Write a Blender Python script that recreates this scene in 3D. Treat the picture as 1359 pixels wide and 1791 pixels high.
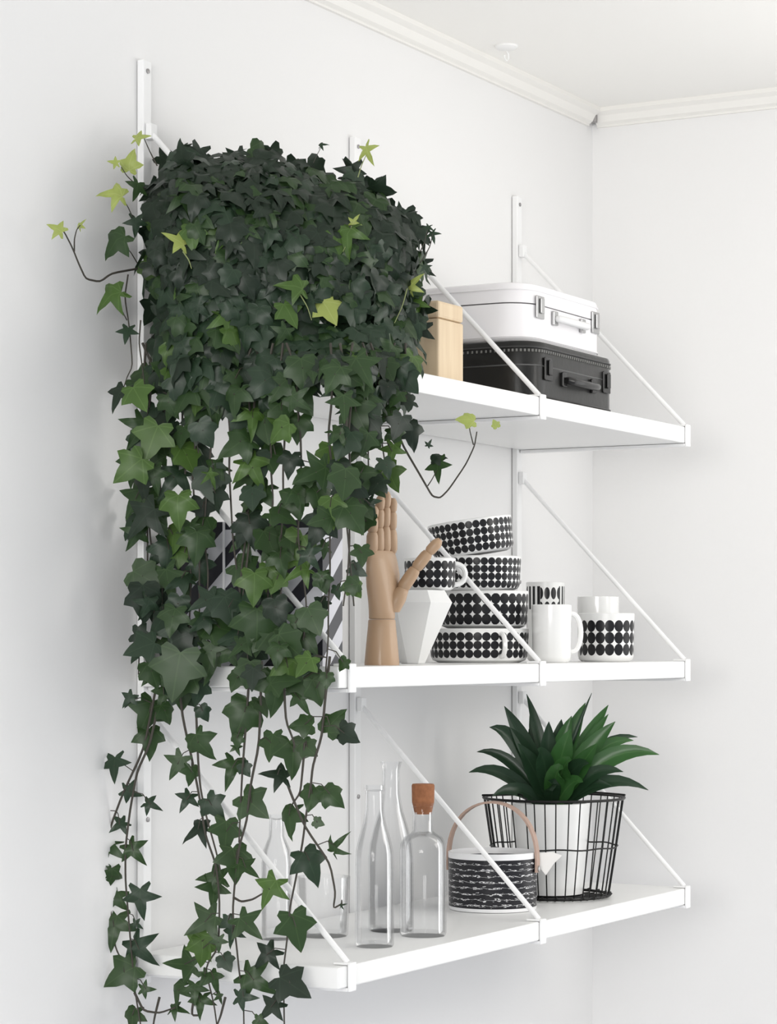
import bpy, bmesh, math, random
from mathutils import Vector, Matrix
random.seed(7)
for o in list(bpy.data.objects): bpy.data.objects.remove(o)
sc = bpy.context.scene
C = sc.collection
PI = math.pi

# ------------------------------------------------------------------ camera
F, TH, CX, CY, V0, CZ = 4321.45, 1.0682, -3.4749, -1.978, 1127.7, 1.4453
SN, CS = math.sin(TH), math.cos(TH)
cd = bpy.data.cameras.new('camera'); cam = bpy.data.objects.new('camera', cd); C.objects.link(cam)
cd.sensor_fit = 'HORIZONTAL'; cd.sensor_width = 36; cd.lens = F*36/1359
cd.shift_y = (V0-895.5)/1359; cd.clip_start = .05
cam.location = (CX, CY, CZ); cam.rotation_euler = (PI/2, 0, -TH)
sc.camera = cam

# ------------------------------------------------------------------ world, lights, exposure
w = bpy.data.worlds.new('world'); sc.world = w; w.use_nodes = True
w.node_tree.nodes['Background'].inputs[0].default_value = (.87, .935, 1, 1)
w.node_tree.nodes['Background'].inputs[1].default_value = .64
def area(name, loc, target, sx, sy, power, col=(1, 1, 1)):
    l = bpy.data.lights.new(name, 'AREA'); l.shape = 'RECTANGLE'; l.size = sx; l.size_y = sy; l.energy = power; l.color = col
    o = bpy.data.objects.new(name, l); C.objects.link(o); o.location = loc
    o.rotation_euler = (Vector(target)-Vector(loc)).to_track_quat('-Z', 'Y').to_euler()
    return o
area('window_daylight', (.97, -1.75, 1.5), (-1, -1.75, 1.5), 1.7, 1.5, 16, (1, .985, .96))
area('far_fill_light', (-6.4, -2.3, 1.85), (0, -2.0, 2.0), 2.4, 1.2, 155, (1, .98, .95))  # added fill from the far end, no window there; brightens the right wall
pl = bpy.data.lights.new('room_fill_light', 'POINT'); pl.energy = 22; pl.shadow_soft_size = .28; pl.color = (1, .965, .91)  # added unseen fill without any lamp fixture, lifts ceiling and right wall
po = bpy.data.objects.new('room_fill_light', pl); C.objects.link(po); po.location = (.15, -1.7, 1.8)
sc.view_settings.view_transform = 'Standard'; sc.view_settings.look = 'None'
sc.view_settings.exposure = -0.1; sc.view_settings.gamma = 1; sc.view_settings.use_curve_mapping = False

# ------------------------------------------------------------------ picking helpers (pixel + one known coordinate -> point)
def ray(u, v):
    a = (u-679.5)/F; b = (V0-v)/F
    return Vector((SN+a*CS, CS-a*SN, b))
CAM = Vector((CX, CY, CZ))
def at(u, v, X=None, Y=None, Z=None, dep=None):
    d = ray(u, v)
    t = dep if dep is not None else (X-CX)/d.x if X is not None else (Y-CY)/d.y if Y is not None else (Z-CZ)/d.z
    return CAM+d*t
RIGHT = Vector((CS, -SN, 0)); UP = Vector((0, 0, 1)); TOCAM = Vector((-SN, -CS, 0))

# ------------------------------------------------------------------ materials
MATS = {}
def mat(name, col, rough=.5, metal=0., noise=0., nscale=20., bump=0., coat=0., spec=.5, stretch=(1, 1, 1), col2=None):
    if name in MATS: return MATS[name]
    m = bpy.data.materials.new(name); m.use_nodes = True; nt = m.node_tree; b = nt.nodes['Principled BSDF']
    b.inputs['Base Color'].default_value = (*col, 1); b.inputs['Roughness'].default_value = rough
    b.inputs['Metallic'].default_value = metal; b.inputs['Coat Weight'].default_value = coat
    b.inputs['Specular IOR Level'].default_value = spec
    if noise or bump or col2:
        tc = nt.nodes.new('ShaderNodeTexCoord'); mp = nt.nodes.new('ShaderNodeMapping'); mp.inputs['Scale'].default_value = stretch
        n = nt.nodes.new('ShaderNodeTexNoise'); n.inputs['Scale'].default_value = nscale; n.inputs['Detail'].default_value = 5
        nt.links.new(tc.outputs['Object'], mp.inputs[0]); nt.links.new(mp.outputs[0], n.inputs[0])
        if noise or col2:
            mx = nt.nodes.new('ShaderNodeMix'); mx.data_type = 'RGBA'
            c2 = col2 or tuple(max(0, q*(1-noise)) for q in col)
            mx.inputs[6].default_value = (*col, 1); mx.inputs[7].default_value = (*c2, 1)
            nt.links.new(n.outputs[0], mx.inputs[0]); nt.links.new(mx.outputs[2], b.inputs['Base Color'])
        if bump:
            bp = nt.nodes.new('ShaderNodeBump'); bp.inputs['Strength'].default_value = bump; bp.inputs['Distance'].default_value = .002
            nt.links.new(n.outputs[0], bp.inputs['Height']); nt.links.new(bp.outputs[0], b.inputs['Normal'])
    MATS[name] = m; return m
def mnode(nt, op, a, b=None, c=None):
    n = nt.nodes.new('ShaderNodeMath'); n.operation = op
    for i, q in enumerate((a, b, c)):
        if q is None: continue
        if isinstance(q, (int, float)): n.inputs[i].default_value = q
        else: nt.links.new(q, n.inputs[i])
    return n.outputs[0]
def glass_mat():
    m = bpy.data.materials.new('clear_glass'); m.use_nodes = True; nt = m.node_tree; nt.nodes.clear()
    o = nt.nodes.new('ShaderNodeOutputMaterial'); t = nt.nodes.new('ShaderNodeBsdfTransparent'); g = nt.nodes.new('ShaderNodeBsdfGlossy')
    t.inputs[0].default_value = (.995, .997, 1, 1); g.inputs['Roughness'].default_value = .03
    lw = nt.nodes.new('ShaderNodeLayerWeight'); lw.inputs[0].default_value = .28
    f = mnode(nt, 'MULTIPLY', lw.outputs['Fresnel'], .5)
    mx = nt.nodes.new('ShaderNodeMixShader'); nt.links.new(f, mx.inputs[0]); nt.links.new(t.outputs[0], mx.inputs[1]); nt.links.new(g.outputs[0], mx.inputs[2])
    nt.links.new(mx.outputs[0], o.inputs[0]); return m
GLASS = glass_mat()
def uv_print(name, build, white=(.86, .86, .85), black=(.012, .012, .014), rough=.28):
    """glazed ware: mask(nt, u, v) -> 1 where the print is black; u,v from the UV layer"""
    m = bpy.data.materials.new(name); m.use_nodes = True; nt = m.node_tree; b = nt.nodes['Principled BSDF']
    b.inputs['Roughness'].default_value = rough; b.inputs['Specular IOR Level'].default_value = .3
    uv = nt.nodes.new('ShaderNodeUVMap'); sp = nt.nodes.new('ShaderNodeSeparateXYZ'); nt.links.new(uv.outputs[0], sp.inputs[0])
    k = build(nt, sp.outputs[0], sp.outputs[1], uv.outputs[0])
    mx = nt.nodes.new('ShaderNodeMix'); mx.data_type = 'RGBA'; mx.inputs[6].default_value = (*white, 1); mx.inputs[7].default_value = (*black, 1)
    nt.links.new(k, mx.inputs[0]); nt.links.new(mx.outputs[2], b.inputs['Base Color']); return m
def dots(nu, rows, v0, v1, r=.5):
    def f(nt, u, v, uv):
        a = mnode(nt, 'SUBTRACT', mnode(nt, 'FRACT', mnode(nt, 'MULTIPLY', u, nu)), .5)
        vv = mnode(nt, 'MULTIPLY', mnode(nt, 'DIVIDE', mnode(nt, 'SUBTRACT', v, v0), v1-v0), rows)
        b = mnode(nt, 'SUBTRACT', mnode(nt, 'FRACT', vv), .5)
        d = mnode(nt, 'SQRT', mnode(nt, 'ADD', mnode(nt, 'MULTIPLY', a, a), mnode(nt, 'MULTIPLY', b, b)))
        k = mnode(nt, 'LESS_THAN', d, r)
        k = mnode(nt, 'MULTIPLY', k, mnode(nt, 'GREATER_THAN', v, v0))
        return mnode(nt, 'MULTIPLY', k, mnode(nt, 'LESS_THAN', v, v1))
    return f
def scribble(nt, u, v, uv):
    n = nt.nodes.new('ShaderNodeTexNoise'); n.inputs['Scale'].default_value = 38; n.inputs['Detail'].default_value = 3
    nt.links.new(uv, n.inputs[0])
    q = mnode(nt, 'ADD', mnode(nt, 'MULTIPLY', v, 10), mnode(nt, 'MULTIPLY', n.outputs[0], 1.5))
    a = mnode(nt, 'ABSOLUTE', mnode(nt, 'SUBTRACT', mnode(nt, 'FRACT', q), .5))
    k = mnode(nt, 'LESS_THAN', a, .455)
    k = mnode(nt, 'MULTIPLY', k, mnode(nt, 'GREATER_THAN', v, .07))
    return mnode(nt, 'MULTIPLY', k, mnode(nt, 'LESS_THAN', v, .9))
def flowers(nt, u, v, uv):
    d = dots(18, 5, .05, .95, .42)(nt, u, v, uv)
    bars = mnode(nt, 'LESS_THAN', mnode(nt, 'FRACT', mnode(nt, 'MULTIPLY', u, 22)), .55)
    sel = mnode(nt, 'GREATER_THAN', mnode(nt, 'FRACT', mnode(nt, 'ADD', mnode(nt, 'MULTIPLY', u, 3), .42)), .5)
    bars = mnode(nt, 'MULTIPLY', bars, mnode(nt, 'MULTIPLY', mnode(nt, 'GREATER_THAN', v, .66), mnode(nt, 'LESS_THAN', v, .95)))
    return mnode(nt, 'ADD', mnode(nt, 'MULTIPLY', bars, sel), mnode(nt, 'MULTIPLY', d, mnode(nt, 'SUBTRACT', 1, sel)))
def stripes_mat():
    m = bpy.data.materials.new('diagonal_stripes'); m.use_nodes = True; nt = m.node_tree; b = nt.nodes['Principled BSDF']
    b.inputs['Roughness'].default_value = .45
    tc = nt.nodes.new('ShaderNodeTexCoord'); sp = nt.nodes.new('ShaderNodeSeparateXYZ'); nt.links.new(tc.outputs['Object'], sp.inputs[0])
    q = mnode(nt, 'SUBTRACT', mnode(nt, 'ADD', sp.outputs[1], sp.outputs[2]), sp.outputs[0])
    k = mnode(nt, 'LESS_THAN', mnode(nt, 'FRACT', mnode(nt, 'ADD', mnode(nt, 'DIVIDE', q, .0565), .53)), .5)
    k = mnode(nt, 'MAXIMUM', k, mnode(nt, 'GREATER_THAN', sp.outputs[2], .189))
    mx = nt.nodes.new('ShaderNodeMix'); mx.data_type = 'RGBA'; mx.inputs[6].default_value = (.6, .6, .64, 1); mx.inputs[7].default_value = (.012, .012, .02, 1)
    nt.links.new(k, mx.inputs[0]); nt.links.new(mx.outputs[2], b.inputs['Base Color']); return m
def leaf_mat(name, col, vein, rough=.42, var=.35):
    m = bpy.data.materials.new(name); m.use_nodes = True; nt = m.node_tree; b = nt.nodes['Principled BSDF']
    b.inputs['Roughness'].default_value = rough; b.inputs['Specular IOR Level'].default_value = .4
    uv = nt.nodes.new('ShaderNodeUVMap'); sp = nt.nodes.new('ShaderNodeSeparateXYZ'); nt.links.new(uv.outputs[0], sp.inputs[0])
    ax = mnode(nt, 'ABSOLUTE', sp.outputs[0])
    k = None                                    # veins fan out from the leaf base: leaf outline coordinates are kept in the UV layer
    for a in (0, math.radians(55), math.radians(100)):
        d = mnode(nt, 'ABSOLUTE', mnode(nt, 'SUBTRACT', mnode(nt, 'MULTIPLY', ax, math.cos(a)), mnode(nt, 'MULTIPLY', sp.outputs[1], math.sin(a))))
        q = mnode(nt, 'LESS_THAN', d, .016)
        k = q if k is None else mnode(nt, 'MAXIMUM', k, q)
    n = nt.nodes.new('ShaderNodeTexNoise'); n.inputs['Scale'].default_value = 28; n.inputs['Detail'].default_value = 4
    tc = nt.nodes.new('ShaderNodeTexCoord'); gi = nt.nodes.new('ShaderNodeNewGeometry'); nt.links.new(gi.outputs['Position'], n.inputs[0])
    mx = nt.nodes.new('ShaderNodeMix'); mx.data_type = 'RGBA'; mx.inputs[6].default_value = (*col, 1); mx.inputs[7].default_value = (*(q*(1-var) for q in col), 1)
    nt.links.new(n.outputs[0], mx.inputs[0])
    m2 = nt.nodes.new('ShaderNodeMix'); m2.data_type = 'RGBA'; m2.inputs[7].default_value = (*vein, 1)
    nt.links.new(mnode(nt, 'MULTIPLY', k, .26), m2.inputs[0]); nt.links.new(mx.outputs[2], m2.inputs[6]); nt.links.new(m2.outputs[2], b.inputs['Base Color'])
    tr = nt.nodes.new('ShaderNodeBsdfTranslucent'); nt.links.new(m2.outputs[2], tr.inputs[0])
    ms = nt.nodes.new('ShaderNodeMixShader'); ms.inputs[0].default_value = .18
    out = nt.nodes['Material Output']; nt.links.new(b.outputs[0], ms.inputs[1]); nt.links.new(tr.outputs[0], ms.inputs[2]); nt.links.new(ms.outputs[0], out.inputs[0])
    return m
LEAF = [leaf_mat('ivy_dark', (.017, .033, .018), (.04, .065, .04)),
        leaf_mat('ivy_green', (.034, .074, .022), (.08, .14, .05)),
        leaf_mat('ivy_bright', (.075, .150, .028), (.16, .26, .08)),
        leaf_mat('ivy_young', (.42, .50, .13), (.55, .6, .25)),
        leaf_mat('ivy_blue', (.026, .054, .028), (.055, .095, .05))]
wall_m = mat('wall_paint', (.86, .855, .85), .75, bump=.04, nscale=180, noise=.015)
ceil_m = mat('ceiling_paint', (.95, .94, .91), .8, bump=.03, nscale=150)
trim_m = mat('trim_paint', (.88, .865, .83), .5, noise=.02)
floor_m = mat('floor_boards', (.58, .59, .64), .5, noise=.1, nscale=6)
white_lac = mat('white_lacquer', (.90, .90, .89), .35, noise=.01)
white_steel = mat('white_steel', (.90, .90, .90), .3)
screw_m = mat('screw_steel', (.32, .31, .31), .35, .6)
stem_m = mat('ivy_stem', (.055, .048, .036), .7, noise=.4, nscale=80)
stem_y = mat('ivy_young_stem', (.22, .26, .10), .6)
soil_m = mat('soil', (.03, .022, .016), .95, noise=.5, nscale=120, bump=.6)
porc = mat('white_porcelain', (.86, .86, .85), .15, coat=.3)

# ------------------------------------------------------------------ mesh helpers
class MB:
    def __init__(s): s.v = []; s.f = []; s.uv = None
    def add(s, vs, fs):
        k = len(s.v); s.v += [tuple(q) for q in vs]; s.f += [tuple(i+k for i in f) for f in fs]; return s
    def box(s, a, b, M=None):
        (x0, y0, z0), (x1, y1, z1) = a, b
        vs = [Vector(p) for p in ((x0,y0,z0),(x1,y0,z0),(x1,y1,z0),(x0,y1,z0),(x0,y0,z1),(x1,y0,z1),(x1,y1,z1),(x0,y1,z1))]
        if M: vs = [M @ p for p in vs]
        return s.add(vs, ((0,3,2,1),(4,5,6,7),(0,1,5,4),(1,2,6,5),(2,3,7,6),(3,0,4,7)))
    def tube(s, pts, r, n=8, cap=True, closed=False):
        pts = [Vector(p) for p in pts]; rr = r if isinstance(r, (list, tuple)) else [r]*len(pts)
        N = len(pts); vs = []; prev = None
        for i, p in enumerate(pts):
            a = pts[i-1] if (i or closed) else p; b = pts[(i+1) % N] if (i < N-1 or closed) else p
            t = (b-a).normalized()
            if prev is None:
                x = t.orthogonal().normalized()
            else:
                x = (prev-t*prev.dot(t)); x = x.normalized() if x.length > 1e-6 else t.orthogonal().normalized()
            prev = x; y = t.cross(x)
            vs += [p+(x*math.cos(2*PI*k/n)+y*math.sin(2*PI*k/n))*rr[i] for k in range(n)]
        fs = []
        for i in range(N if closed else N-1):
            j = (i+1) % N
            fs += [(i*n+k, i*n+(k+1) % n, j*n+(k+1) % n, j*n+k) for k in range(n)]
        if cap and not closed: fs += [tuple(range(n))[::-1], tuple((N-1)*n+k for k in range(n))]
        return s.add(vs, fs)
    def lathe(s, prof, c=(0, 0, 0), n=40, M=None, cap0=False, cap1=False, uvh=None):
        """prof: list of (radius, height) round z"""
        c = Vector(c); vs = []
        for r, h in prof:
            for k in range(n):
                p = Vector((r*math.cos(2*PI*k/n), r*math.sin(2*PI*k/n), h))
                vs.append((M @ p if M else p)+c)
        fs = [(i*n+k, i*n+(k+1) % n, (i+1)*n+(k+1) % n, (i+1)*n+k) for i in range(len(prof)-1) for k in range(n)]
        if cap0: fs.append(tuple(range(n))[::-1])
        if cap1: fs.append(tuple((len(prof)-1)*n+k for k in range(n)))
        return s.add(vs, fs)
    def build(s, name, m, parent=None, smooth=True, bevel=0., world=True, auto=40):
        me = bpy.data.meshes.new(name); off = Vector((0, 0, 0))
        if parent is not None and world:
            r = parent
            while r.parent: r = r.parent
            off = r.location
        me.from_pydata([tuple(Vector(q)-off) for q in s.v], [], s.f); me.materials.append(m)
        if bevel:
            bm = bmesh.new(); bm.from_mesh(me)
            bmesh.ops.bevel(bm, geom=[e for e in bm.edges if e.calc_face_angle(0) > .6], offset=bevel, segments=2, affect='EDGES', profile=.5, clamp_overlap=True)
            bm.to_mesh(me); bm.free()
        if smooth and not bevel:
            me.shade_smooth()
            if auto: me.set_sharp_from_angle(angle=math.radians(auto))
        o = bpy.data.objects.new(name, me); C.objects.link(o)
        if parent: o.parent = parent
        return o
def tag(o, label, cat, group=None):
    o['label'] = label; o['category'] = cat
    if group: o['group'] = group
    return o
def thing(name, label, cat, loc, group=None):
    o = bpy.data.objects.new(name, None); C.objects.link(o); o.location = loc; o.empty_display_size = .05
    return tag(o, label, cat, group)
def struct(o): o['kind'] = 'structure'; return o
def lathe_uv(o, nseg, hmin, hmax, world_z=True):
    """cylindrical UVs: u round the axis, v along the height, for prints"""
    me = o.data; uv = me.uv_layers.new(name='UVMap')
    cx = sum(v.co.x for v in me.vertices)/len(me.vertices); cy = sum(v.co.y for v in me.vertices)/len(me.vertices)
    for p in me.polygons:
        cs = [me.vertices[i].co for i in p.vertices]
        us = [math.atan2(c.y-cy, c.x-cx)/(2*PI) for c in cs]
        if max(us)-min(us) > .5: us = [q+1 if q < 0 else q for q in us]
        for li, uu, c in zip(p.loop_indices, us, cs): uv.data[li].uv = (uu, (c.z-hmin)/(hmax-hmin))

# ------------------------------------------------------------------ the room
XC, ZC = .952, 2.488
Z1, Z2, Z3, TS = 1.8306, 1.416, 1.015, .029
FY = -.335
struct(MB().box((-6.6, 0, 0), (XC+.1, .1, ZC+.1)).build('wall_back', wall_m, smooth=False))
b = MB()
wy0, wy1, wz0, wz1 = -2.6, -.9, .75, 2.25
b.box((XC, 0, 0), (XC+.1, wy1, ZC+.1)); b.box((XC, wy0, 0), (XC+.1, -4, ZC+.1))
b.box((XC, wy1, 0), (XC+.1, wy0, wz0)); b.box((XC, wy1, wz1), (XC+.1, wy0, ZC+.1))
struct(b.build('wall_right', wall_m, smooth=False))
b = MB()
for y in (wy0, wy1-.05): b.box((XC+.04, y, wz0), (XC+.09, y+.05, wz1))
for z in (wz0, wz1-.05): b.box((XC+.04, wy0, z), (XC+.09, wy1, z+.05))
struct(b.build('window_1', white_lac, smooth=False))
struct(MB().box((-6.6, -4, ZC), (XC+.1, .1, ZC+.1)).build('ceiling', ceil_m, smooth=False))
struct(MB().box((-6.6, -4, -.1), (XC+.1, .1, 0)).build('floor', floor_m, smooth=False))
# cornice strips
def cornice(name, a, b_, inward):
    a = Vector(a); b_ = Vector(b_); n = Vector(inward)
    prof = [(0, 0), (.030, 0), (.030, -.008), (.020, -.014), (.014, -.026), (.006, -.030), (.006, -.034), (0, -.034)]
    vs = [p+n*q[0]+UP*q[1] for p in (a, b_) for q in prof]; k = len(prof)
    fs = [(i, (i+1) % k, k+(i+1) % k, k+i) for i in range(k)]+[tuple(range(k)), tuple(range(k, 2*k))[::-1]]
    return struct(MB().add(vs, fs).build(name, trim_m, smooth=False))
cornice('trim_1', (-6.6, 0, ZC), (XC-.028, 0, ZC), (0, -1, 0))
cornice('trim_2', (XC, -.012, ZC), (XC, -4, ZC), (-1, 0, 0))
# little round rose on the ceiling
p = at(886, 80, Z=ZC)
t = thing('ceiling_rose', 'small white round ceiling hook plate high above the suitcases', 'ceiling hook', p)
MB().lathe([(.020, 0), (.020, -.003), (.016, -.006), (.004, -.007)], p, 28, cap1=True).build('plate', white_lac, t)
MB().tube([p+Vector((.008*math.sin(a), 0, -.010-.008*(1-math.cos(a)))) for a in [k*PI/8 for k in range(0, 13)]], .0012, 6).build('hook', white_lac, t)
# tiny clip in the corner under the ceiling
p = at(1039, 208, Y=-.014)
MBc = MB().box(p-Vector((.006, .006, .008)), p+Vector((.004, .006, .008)))
tag(MBc.build('cable_clip', screw_m, bevel=.002), 'tiny dark clip in the upper corner below the ceiling strip', 'clip')

# ------------------------------------------------------------------ the shelving
side = {-.6: 'leftmost', 0.: 'middle', .6: 'rightmost'}
where = {-.6: 'behind the ivy', 0.: 'half hidden by the ivy crown', .6: 'behind the suitcases'}
RH = .335
for X in (-.6, 0., .6):
    t = thing('wall_rail', f'{side[X]} white upright shelf rail on the wall, {where[X]}', 'shelf rail', (X, -.001, Z3-.045), 'upright shelf rails')
    r = MB()
    r.box((X-.010, -.012, Z3-.045), (X+.010, -.001, 2.265))
    r.build('channel', white_steel, t, bevel=.0015)
    for z in (2.25, 1.56, 1.2):
        MB().lathe([(.0035, 0), (.0035, .0015), (.001, .0022)], (X, -.012, z), 12, M=Matrix.Rotation(PI/2, 3, 'X'), cap1=True).build('screw', screw_m, t)
names = {Z1: ('upper', 'carrying the ivy and the suitcases'), Z2: ('middle', 'carrying the wooden hand and the dotted crockery'), Z3: ('lower', 'carrying the bottles and the wire basket')}
for Z in (Z1, Z2, Z3):
    o = MB().box((-.624, FY, Z-TS), (.628, -.013, Z)).build('shelf_board', white_lac, bevel=.002)
    tag(o, f'{names[Z][0]} white shelf board {names[Z][1]}', 'shelf', 'white shelf boards')
    for X in (-.6, 0., .6):
        Xb = X+.008
        t = thing('shelf_bracket', f'white rod bracket at the {side[X].replace("most", "")} end of the {names[Z][0]} shelf board'.replace('middle end', 'middle'),
                  'bracket', (Xb, FY, Z-TS), 'white rod brackets')
        c = MB()   # clip folded round the front edge of the board
        c.box((Xb-.009, FY-.0045, Z-TS-.006), (Xb+.009, FY-.0005, Z+.004))
        c.box((Xb-.009, FY-.0005, Z+.0005), (Xb+.009, FY+.022, Z+.004))
        c.box((Xb-.009, FY-.0005, Z-TS-.006), (Xb+.009, -.013, Z-TS-.0005))
        c.build('clip', white_steel, t, bevel=.0012)
        a = Vector((Xb, FY+.004, Z+.003)); bq = Vector((X+.002, -.014, Z+RH))
        MB().tube([a, bq], .0042, 10).build('rod', white_steel, t)
        MB().box((X-.006, -.022, Z+RH-.012), (X+.010, -.0125, Z+RH+.010)).build('wall_hook', white_steel, t, bevel=.001)

# ------------------------------------------------------------------ upper shelf: wooden box and two suitcases
birch = mat('birch_wood', (.80, .66, .46), .55, nscale=14, stretch=(6, 6, .6), col2=(.62, .46, .29), bump=.05)
a = at(767, 600, Y=-.305); b2 = at(811, 600, Y=-.305)
t = thing('wooden_box', 'pale birch wooden box beside the ivy on the upper shelf', 'box', ((a.x+b2.x)/2, -.24, Z1))
x0, x1, y0, y1, h = a.x, b2.x, -.305, -.185, .118
MB().box((x0, y0, Z1), (x1, y1, Z1+.092)).build('body', birch, t, bevel=.003)
MB().box((x0, y0, Z1+.0928), (x1, y1, Z1+h)).build('lid', birch, t, bevel=.004)

def rrect(x0, x1, y0, y1, r, n=7):
    pts = []
    for cx, cy, a0 in ((x1-r, y1-r, 0), (x0+r, y1-r, PI/2), (x0+r, y0+r, PI), (x1-r, y0+r, 1.5*PI)):
        for k in range(n): a = a0+k*PI/2/(n-1); pts.append((cx+r*math.cos(a), cy+r*math.sin(a)))
    return pts
def case_shell(x0, x1, y0, y1, r, zs):
    """rounded box as stacked rings: zs list of (z, inset)"""
    m = MB(); N = 28
    for z, ins in zs:
        m.v += [(x, y, z) for x, y in rrect(x0+ins, x1-ins, y0+ins, y1-ins, max(r-ins, .004))]
    for i in range(len(zs)-1): m.f += [(i*N+k, i*N+(k+1) % N, (i+1)*N+(k+1) % N, (i+1)*N+k) for k in range(N)]
    m.f += [tuple(range(N))[::-1], tuple((len(zs)-1)*N+k for k in range(N))]
    return m
def suitcase(name, label, x0, x1, y0, y1, z, h, r, shell, hard, strap, seam, group, handle_col, stitches=None):
    t = thing(name, label, 'suitcase', ((x0+x1)/2, (y0+y1)/2, z), group)
    zm = z+h*seam
    case_shell(x0, x1, y0, y1, r, [(z, .004), (z+.004, 0), (zm-.001, 0), (zm-.001, .002)]).build('base_shell', shell, t)
    case_shell(x0, x1, y0, y1, r, [(zm+.001, .002), (zm+.001, 0), (z+h-.006, 0), (z+h-.002, .002), (z+h, .007)]).build('lid', shell, t)
    mb = MB(); pts = rrect(x0-.0008, x1+.0008, y0-.0008, y1+.0008, r)
    mb.tube([(q[0], q[1], z+h-.011) for q in pts], .0013, 6, closed=True); mb.build('lid_piping', strap, t)
    mb = MB(); mb.tube([(q[0], q[1], z+.006) for q in pts], .0013, 6, closed=True); mb.build('base_piping', strap, t)
    if stitches:
        mb = MB(); P = rrect(x0-.0006, x1+.0006, y0-.0006, y1+.0006, r, 12)
        for i in range(len(P)):
            a = Vector((*P[i], 0)); c = Vector((*P[(i+1) % len(P)], 0)); n = max(1, int((c-a).length/.008))
            for k in range(n):
                q = a.lerp(c, (k+.5)/n); mb.box((q.x-.0012, q.y-.0012, z+h-.0185), (q.x+.0012, q.y+.0012, z+h-.0145))
        mb.build('stitching', stitches, t)
    # two latches and a handle on the long front face
    W = x1-x0
    for fx in (.16, .84):
        lx = x0+W*fx
        l = MB().box((lx-.014, y0-.004, zm-.022), (lx+.014, y0-.0005, zm+.014)).build('latch', hard, t, bevel=.0015)
        MB().box((lx-.006, y0-.008, zm-.014), (lx+.006, y0-.0045, zm+.010)).build('hasp', hard, l, bevel=.0012)
    xm = x0+W*.5; hw = W*.17
    pts = [(xm+hw*math.cos(a), y0-.004-.016*math.sin(a)**.6 if 0 < a < PI else y0-.003, zm-.016-.004*math.sin(a)) for a in [PI*k/14 for k in range(15)]]
    hd = MB().tube(pts, [.004]+[.0062]*13+[.004], 10).build('handle', handle_col, t)
    for s in (-1, 1): MB().box((xm+s*hw-.008, y0-.006, zm-.027), (xm+s*hw+.008, y0-.0005, zm-.004)).build('handle_mount', hard, t, bevel=.0015)
    return t
dark_leather = mat('dark_leather', (.006, .006, .005), .45, noise=.4, nscale=60, bump=.2, coat=.12, spec=.35)
dark_leather.node_tree.nodes['Principled BSDF'].inputs['Sheen Weight'].default_value = .55
dark_leather.node_tree.nodes['Principled BSDF'].inputs['Sheen Roughness'].default_value = .28
black_metal = mat('black_metal', (.012, .012, .012), .25, .3)
pale_steel = mat('pale_steel', (.42, .42, .42), .3, .8)
white_card = mat('white_card', (.88, .865, .88), .5, noise=.02, nscale=40)
thread = mat('grey_thread', (.20, .20, .19), .7)
suitcase('suitcase', 'dark leather suitcase at the bottom of the stack on the upper shelf', .018, .352, -.315, -.065, Z1, .094, .045,
         dark_leather, black_metal, mat('dark_piping', (.03, .03, .03), .4), .58, 'stacked suitcases', black_metal, thread)
suitcase('suitcase', 'white suitcase stacked on top of the dark one', .022, .338, -.300, -.085, Z1+.0945, .092, .05,
         white_card, pale_steel, white_card, .64, 'stacked suitcases', mat('white_handle', (.8, .8, .8), .4))

# ------------------------------------------------------------------ middle shelf
# striped magazine file
stripe = stripes_mat(); grey_card = mat('grey_card', (.33, .335, .30), .7, noise=.1, nscale=50); 
t = thing('magazine_file', 'black and white diagonally striped magazine file behind the hanging ivy', 'magazine file', (-.56, -.17, Z2))
HB = .2
for x in (-.577, -.527):
    MB().box((x, -.283, Z2), (x+.004, -.045, Z2+HB)).build('side_panel', stripe, t, smooth=False)
MB().box((-.573, -.283, Z2), (-.527, -.279, Z2+HB)).build('front_panel', stripe, t, smooth=False)
MB().box((-.573, -.279, Z2), (-.527, -.045, Z2+.004)).build('base_panel', grey_card, t, smooth=False)
MB().box((-.577, -.0445, Z2), (-.523, -.02, Z2+HB-.012)).build('spine', grey_card, t, bevel=.003)
MB().box((-.5795, -.1265, Z2+.07), (-.5772, -.1235, Z2+HB)).build('edge_tape', mat('white_tape', (.85, .85, .87), .5), t, smooth=False)

# wooden artist's hand
wood = mat('hand_wood', (.50, .335, .21), .5, nscale=9, stretch=(5, 5, .5), col2=(.40, .26, .155), bump=.03, coat=.15)
groove = mat('joint_shadow', (.10, .06, .035), .7)
hp = at(668, 1150, Y=-.262); hp.z = Z2
t = thing('mannequin_hand', 'jointed wooden model hand with raised fingers on the middle shelf', 'model hand', hp)
HM = Matrix.Translation(hp) @ Matrix.Rotation(math.radians(-8), 4, 'Z')   # local x = across the palm (thumb side +x), y = palm thickness
def ell(mb, rings, n=24):
    """rings: (cx, cy, z, rx, ry)"""
    vs = [HM @ Vector((cx+rx*math.cos(2*PI*k/n), cy+ry*math.sin(2*PI*k/n), z)) for cx, cy, z, rx, ry in rings for k in range(n)]
    fs = [(i*n+k, i*n+(k+1) % n, (i+1)*n+(k+1) % n, (i+1)*n+k) for i in range(len(rings)-1) for k in range(n)]
    fs += [tuple(range(n))[::-1], tuple((len(rings)-1)*n+k for k in range(n))]
    return mb.add(vs, fs)
ell(MB(), [(0, 0, 0, .0262, .0245), (0, 0, .004, .0262, .0245), (0, 0, .03, .0238, .0222), (0, 0, .055, .0212, .0198), (0, 0, .064, .0206, .0192), (0, 0, .0655, .019, .018)]).build('wrist_base', wood, t)
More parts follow.
